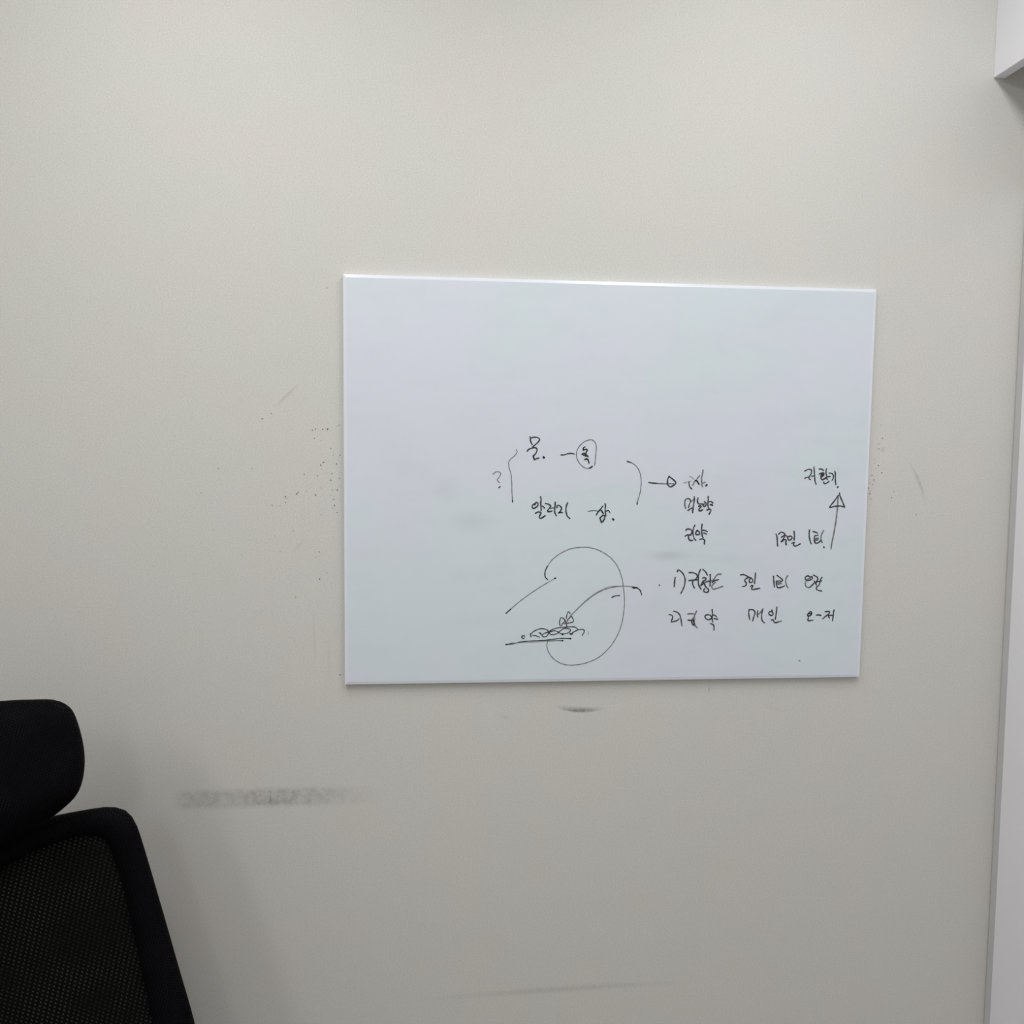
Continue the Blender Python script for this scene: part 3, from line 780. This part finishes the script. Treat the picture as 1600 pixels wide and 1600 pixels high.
INK_MATS = [M['ink0'], M['ink1'], M['ink2'], M['ink3']]
for name, label, strokes in INK:
    bm = bmesh.new()
    for k, (wd, tone, pts) in enumerate(strokes):
        ribbon(bm, pts, wd, -BT - 0.0003 - 0.00001 * k, tone)
    for f in bm.faces:
        if f.normal.y > 0:
            f.normal_flip()
    o = obj(name, bm, None, board, mats=INK_MATS)
    tag(o, label)

# ------------------------------------------------------------------ cabinets at the right
CX, CZ = 0.8485, 2.1089            # lower left corner of the overhead cabinet on the wall
CD, CW_, T = 0.34, 0.84, 0.018
oc = empty('overhead_cabinet', (CX, 0.0, CZ))
tag(oc, 'white overhead wall cabinet hung high at the right', 'cabinet')
CH = CEIL - CZ - 0.03
for x in (0.0, CW_ - T):
    bm = bmesh.new(); box(bm, x, x + T, -CD, 0.0, 0.0, CH, 0.0008, 1)
    obj('side_panel', bm, M['laminate'], oc)
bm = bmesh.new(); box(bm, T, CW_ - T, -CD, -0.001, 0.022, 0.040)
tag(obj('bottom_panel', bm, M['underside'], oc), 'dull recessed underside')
bm = bmesh.new(); box(bm, T, CW_ - T, -CD, -0.001, CH - T, CH)
obj('top_panel', bm, M['laminate'], oc)
bm = bmesh.new(); box(bm, T, CW_ - T, -0.008, -0.001, 0.040, CH - T)
obj('back_panel', bm, M['laminate'], oc)
for i in range(2):
    a = 0.002 + i * CW_ / 2
    bm = bmesh.new(); box(bm, a, a + CW_ / 2 - 0.004, -CD - T, -CD, 0.0, CH, 0.0008, 1)
    d = obj('door', bm, M['laminate'], oc)
    hx = a + (CW_ / 2 - 0.05 if i == 0 else 0.046)
    bm = bmesh.new()
    tube(bm, [(hx, -CD - T, 0.04), (hx, -CD - T - 0.025, 0.045), (hx, -CD - T - 0.025, 0.135), (hx, -CD - T, 0.14)], [0.004] * 4)
    obj('handle', bm, M['steel'], d, True)

# tall cabinet, its side a little out of plumb
TD, TW, TH = 0.46, 0.78, 1.95
tc = empty('tall_cabinet', (0.9250, 0.0, 0.0))
tag(tc, 'tall white glossy cabinet standing at the right edge', 'cabinet')
LEAN = -0.0077                     # metres of drift per metre of height


def leaning(bm):
    for v in bm.verts:
        v.co.x += LEAN * v.co.z
    return bm


for x in (0.0, TW - T):
    bm = bmesh.new(); box(bm, x, x + T, -TD, -0.016, 0.0, TH, 0.001, 1)
    obj('side_panel', leaning(bm), M['laminate'], tc)
bm = bmesh.new(); box(bm, 0.0005, TW - 0.0005, -0.0165, -0.002, 0.0, TH - 0.0005)
tag(obj('back_strip', leaning(bm), M['strip'], tc), 'dull grey strip between the cabinet side and the wall')
bm = bmesh.new(); box(bm, T, TW - T, -TD, -0.017, TH - T, TH)
obj('top_panel', leaning(bm), M['laminate'], tc)
bm = bmesh.new(); box(bm, T, TW - T, -TD + 0.05, -0.017, 0.0, 0.08)
obj('plinth', leaning(bm), M['strip'], tc)
for i in range(2):
    a = 0.002 + i * TW / 2
    bm = bmesh.new(); box(bm, a, a + TW / 2 - 0.004, -TD - T, -TD, 0.085, TH, 0.001, 1)
    d = obj('door', leaning(bm), M['laminate'], tc)
    hx = a + (TW / 2 - 0.05 if i == 0 else 0.046)
    bm = bmesh.new()
    tube(bm, [(hx, -TD - T, 0.95), (hx, -TD - T - 0.028, 0.96), (hx, -TD - T - 0.028, 1.14), (hx, -TD - T, 1.15)], [0.005] * 4)
    obj('handle', leaning(bm), M['steel'], d, True)

# ------------------------------------------------------------------ office chair
YAW, REC = math.radians(18.0), math.radians(10.0)
BACK = 0.33                         # backrest plane behind the gas column
cxw, cyw = -0.578, -0.235
chair = empty('office_chair', (cxw + math.sin(YAW) * BACK, cyw - math.cos(YAW) * BACK, 0.0), YAW)
tag(chair, 'black mesh office chair with padded headrest at the lower left', 'chair')
SB_, CB_ = math.sin(REC), math.cos(REC)


def bp(s, t, n=0.0):
    """point on the reclined back: s across, t up, n towards the sitter; the back is hollowed across"""
    k = min(1.0, max(0.0, t / 0.06)); k = 1.0 - 0.7 * k * k * (3 - 2 * k)
    n = n - 0.030 * (1.0 - min(1.0, (s / 0.21) ** 2)) * k
    return Vector((s, BACK + t * SB_ - n * CB_, 1.059 + t * CB_ + n * SB_))


def sym(half):
    """closed outline from the right half, listed from the top centre to the bottom centre"""
    return half + [(-x, y) for x, y in half[::-1] if x > 1e-6]


OUTER = sym([(0.0, 0.006), (0.055, 0.009), (0.103, 0.0140), (0.142, 0.0175), (0.178, 0.0190), (0.199, 0.012), (0.210, -0.004),
             (0.2185, -0.033), (0.239, -0.117), (0.2570, -0.193), (0.2745, -0.268), (0.287, -0.35), (0.282, -0.42), (0.25, -0.47), (0.17, -0.50), (0.0, -0.51)])
INNER = sym([(0.0, -0.058), (0.058, -0.039), (0.100, -0.0225), (0.134, -0.0145), (0.161, -0.0150), (0.175, -0.024), (0.183, -0.048),
             (0.195, -0.094), (0.210, -0.176), (0.225, -0.27), (0.234, -0.36), (0.223, -0.42), (0.16, -0.455), (0.0, -0.465)])
HEAD = sym([(0.0, 0.170), (0.066, 0.1700), (0.095, 0.1685), (0.122, 0.1655), (0.139, 0.155), (0.1475, 0.136), (0.154, 0.104), (0.154, 0.077),
            (0.148, 0.054), (0.133, 0.037), (0.106, 0.019), (0.05, -0.006), (0.0, -0.018)])


def polar(outline, centre, n):
    """resample a star-shaped outline at n even angles"""
    pts = catmull(outline, 0.004, closed=True)
    c = Vector(centre)
    out = []
    for k in range(n):
        a = 2 * PI * k / n
        d = Vector((math.sin(a), math.cos(a)))
        best = None
        for i in range(len(pts)):
            p, q = pts[i] - c, pts[(i + 1) % len(pts)] - c
            e = q - p
            den = d.x * e.y - d.y * e.x
            if abs(den) < 1e-12: continue
            t = (p.x * e.y - p.y * e.x) / den
            u = (p.x * d.y - p.y * d.x) / den
            if t > 0 and -1e-6 <= u <= 1 + 1e-6 and (best is None or t > best):
                best = t
        out.append(c + d * best)
    return out


N = 160
CEN = (0.0, -0.22)
po, pi_ = polar(OUTER, CEN, N), polar(INNER, CEN, N)
PROF = [(0.0, 0.004), (0.03, 0.011), (0.12, 0.018), (0.30, 0.0215), (0.55, 0.0200), (0.80, 0.0140), (0.97, 0.0070), (1.0, 0.001),
        (0.85, -0.008), (0.5, -0.013), (0.15, -0.011), (0.02, -0.004)]
bm = bmesh.new()
rings = []
for k in range(N):
    rings.append([bm.verts.new(bp(*(po[k].lerp(pi_[k], f)), n)) for f, n in PROF])
for k in range(N):
    a, b = rings[k], rings[(k + 1) % N]
    for j in range(len(PROF)):
        bm.faces.new((a[j], a[(j + 1) % len(PROF)], b[(j + 1) % len(PROF)], b[j]))
tag(obj('back_frame', bm, M['fabric'], chair, True), 'padded black fabric border of the backrest')

bm = bmesh.new()
cv = Vector(CEN)
fr = [1.012, 0.94, 0.8, 0.6, 0.4, 0.2]
front = []
for f in fr:
    front.append([bm.verts.new(bp(*(cv + (pi_[k] - cv) * f), 0.004)) for k in range(N)])
for a, b in zip(front, front[1:]):
    for k in range(N):
        bm.faces.new((a[k], a[(k + 1) % N], b[(k + 1) % N], b[k]))
bm.faces.new(front[-1])
o = obj('back_mesh', bm, M['netting'], chair, True)
tag(o, 'fine black netting stretched inside the border')
sol = o.modifiers.new('thickness', 'SOLIDIFY'); sol.thickness = 0.002; sol.offset = -1

# headrest pad
hp = catmull(HEAD, 0.005, closed=True)
nh = len(hp)
hc = Vector((0.0, 0.085))
HN = 0.050
bm = bmesh.new()
nrm = []
for k in range(nh):
    d = (hp[(k + 1) % nh] - hp[k - 1]).normalized()
    nv = Vector((d.y, -d.x))
    if nv.dot(hp[k] - hc) < 0: nv = -nv
    nrm.append(nv)
R = []
for ins, dep in ((0.012, -0.026), (0.007, -0.024), (0.0025, -0.017), (0.0, -0.006), (0.0, 0.004), (0.002, 0.012), (0.006, 0.019)):
    R.append([bm.verts.new(bp(*(hp[k] - nrm[k] * ins), HN + dep)) for k in range(nh)])
for f, dep in ((0.90, 0.0245), (0.80, 0.0285), (0.60, 0.0300), (0.35, 0.029), (0.12, 0.028)):
    R.append([bm.verts.new(bp(*(hc + (hp[k] - nrm[k] * 0.006 - hc) * f), HN + dep)) for k in range(nh)])
for a, b in zip(R, R[1:]):
    for k in range(nh):
        bm.faces.new((a[k], a[(k + 1) % nh], b[(k + 1) % nh], b[k]))
bm.faces.new(R[0]); bm.faces.new(R[-1])
tag(obj('headrest', bm, M['fabric'], chair, True), 'wide padded black headrest with rounded corners')
bm = bmesh.new()
tube(bm, [bp(0, 0.08, 0.030), bp(0, 0.06, -0.005), bp(0, 0.0, -0.02), bp(0, -0.10, -0.025)], [0.018, 0.018, 0.02, 0.02], squash=0.6)
obj('headrest_bracket', bm, M['plastic'], chair, True)
# spine, seat, arms, base below the frame
bm = bmesh.new()
tube(bm, [bp(0, -0.04, -0.03), bp(0, -0.25, -0.035), bp(0, -0.48, -0.03), (0, 0.18, 0.44), (0, 0.05, 0.41)], [0.025, 0.03, 0.034, 0.034, 0.034], squash=0.6)
obj('back_spine', bm, M['plastic'], chair, True)
bm = bmesh.new()
box(bm, -0.25, 0.25, -0.26, 0.22, 0.435, 0.505, 0.03, 4)
obj('seat', bm, M['fabric'], chair, True)
bm = bmesh.new()
box(bm, -0.09, 0.09, -0.10, 0.14, 0.385, 0.435, 0.008, 2)
obj('tilt_mechanism', bm, M['plastic'], chair)
for s in (-1, 1):
    bm = bmesh.new()
    tube(bm, [(s * 0.08, 0.02, 0.42), (s * 0.24, 0.02, 0.425), (s * 0.285, 0.02, 0.46), (s * 0.285, 0.02, 0.66)], [0.018] * 4)
    a = obj('armrest', bm, M['plastic'], chair, True)
    bm = bmesh.new()
    box(bm, s * 0.285 - 0.045, s * 0.285 + 0.045, -0.12, 0.13, 0.655, 0.685, 0.012, 3)
    obj('arm_pad', bm, M['rubber'], a, True)
bm = bmesh.new()
cyl(bm, 0, 0, 0.10, 0.28, 0.027); cyl(bm, 0, 0, 0.28, 0.39, 0.016)
obj('gas_lift', bm, M['chrome'], chair, True)
bm = bmesh.new()
cyl(bm, 0, 0, 0.075, 0.135, 0.05, 0.042)
hub = obj('base_hub', bm, M['plastic'], chair, True)
for k in range(5):
    a = 2 * PI * k / 5 + 0.3
    ca, sa = math.cos(a), math.sin(a)
    bm = bmesh.new()
    tube(bm, [(0.03 * ca, 0.03 * sa, 0.11), (0.18 * ca, 0.18 * sa, 0.098), (0.30 * ca, 0.30 * sa, 0.080)], [0.028, 0.022, 0.017], squash=0.7)
    leg = obj('base_leg', bm, M['plastic'], chair, True)
    bm = bmesh.new()
    for sd in (-1, 1):
        c0 = Vector((0.295 * ca, 0.295 * sa, 0.027)) + Vector((-sa, ca, 0)) * 0.013 * sd
        ax = Vector((-sa, ca, 0)) * 0.008
        tube(bm, [c0 - ax, c0 + ax], [0.027, 0.027], n=20)
    cyl(bm, 0.295 * ca, 0.295 * sa, 0.03, 0.075, 0.007)
    obj('caster', bm, M['rubber'], leg)
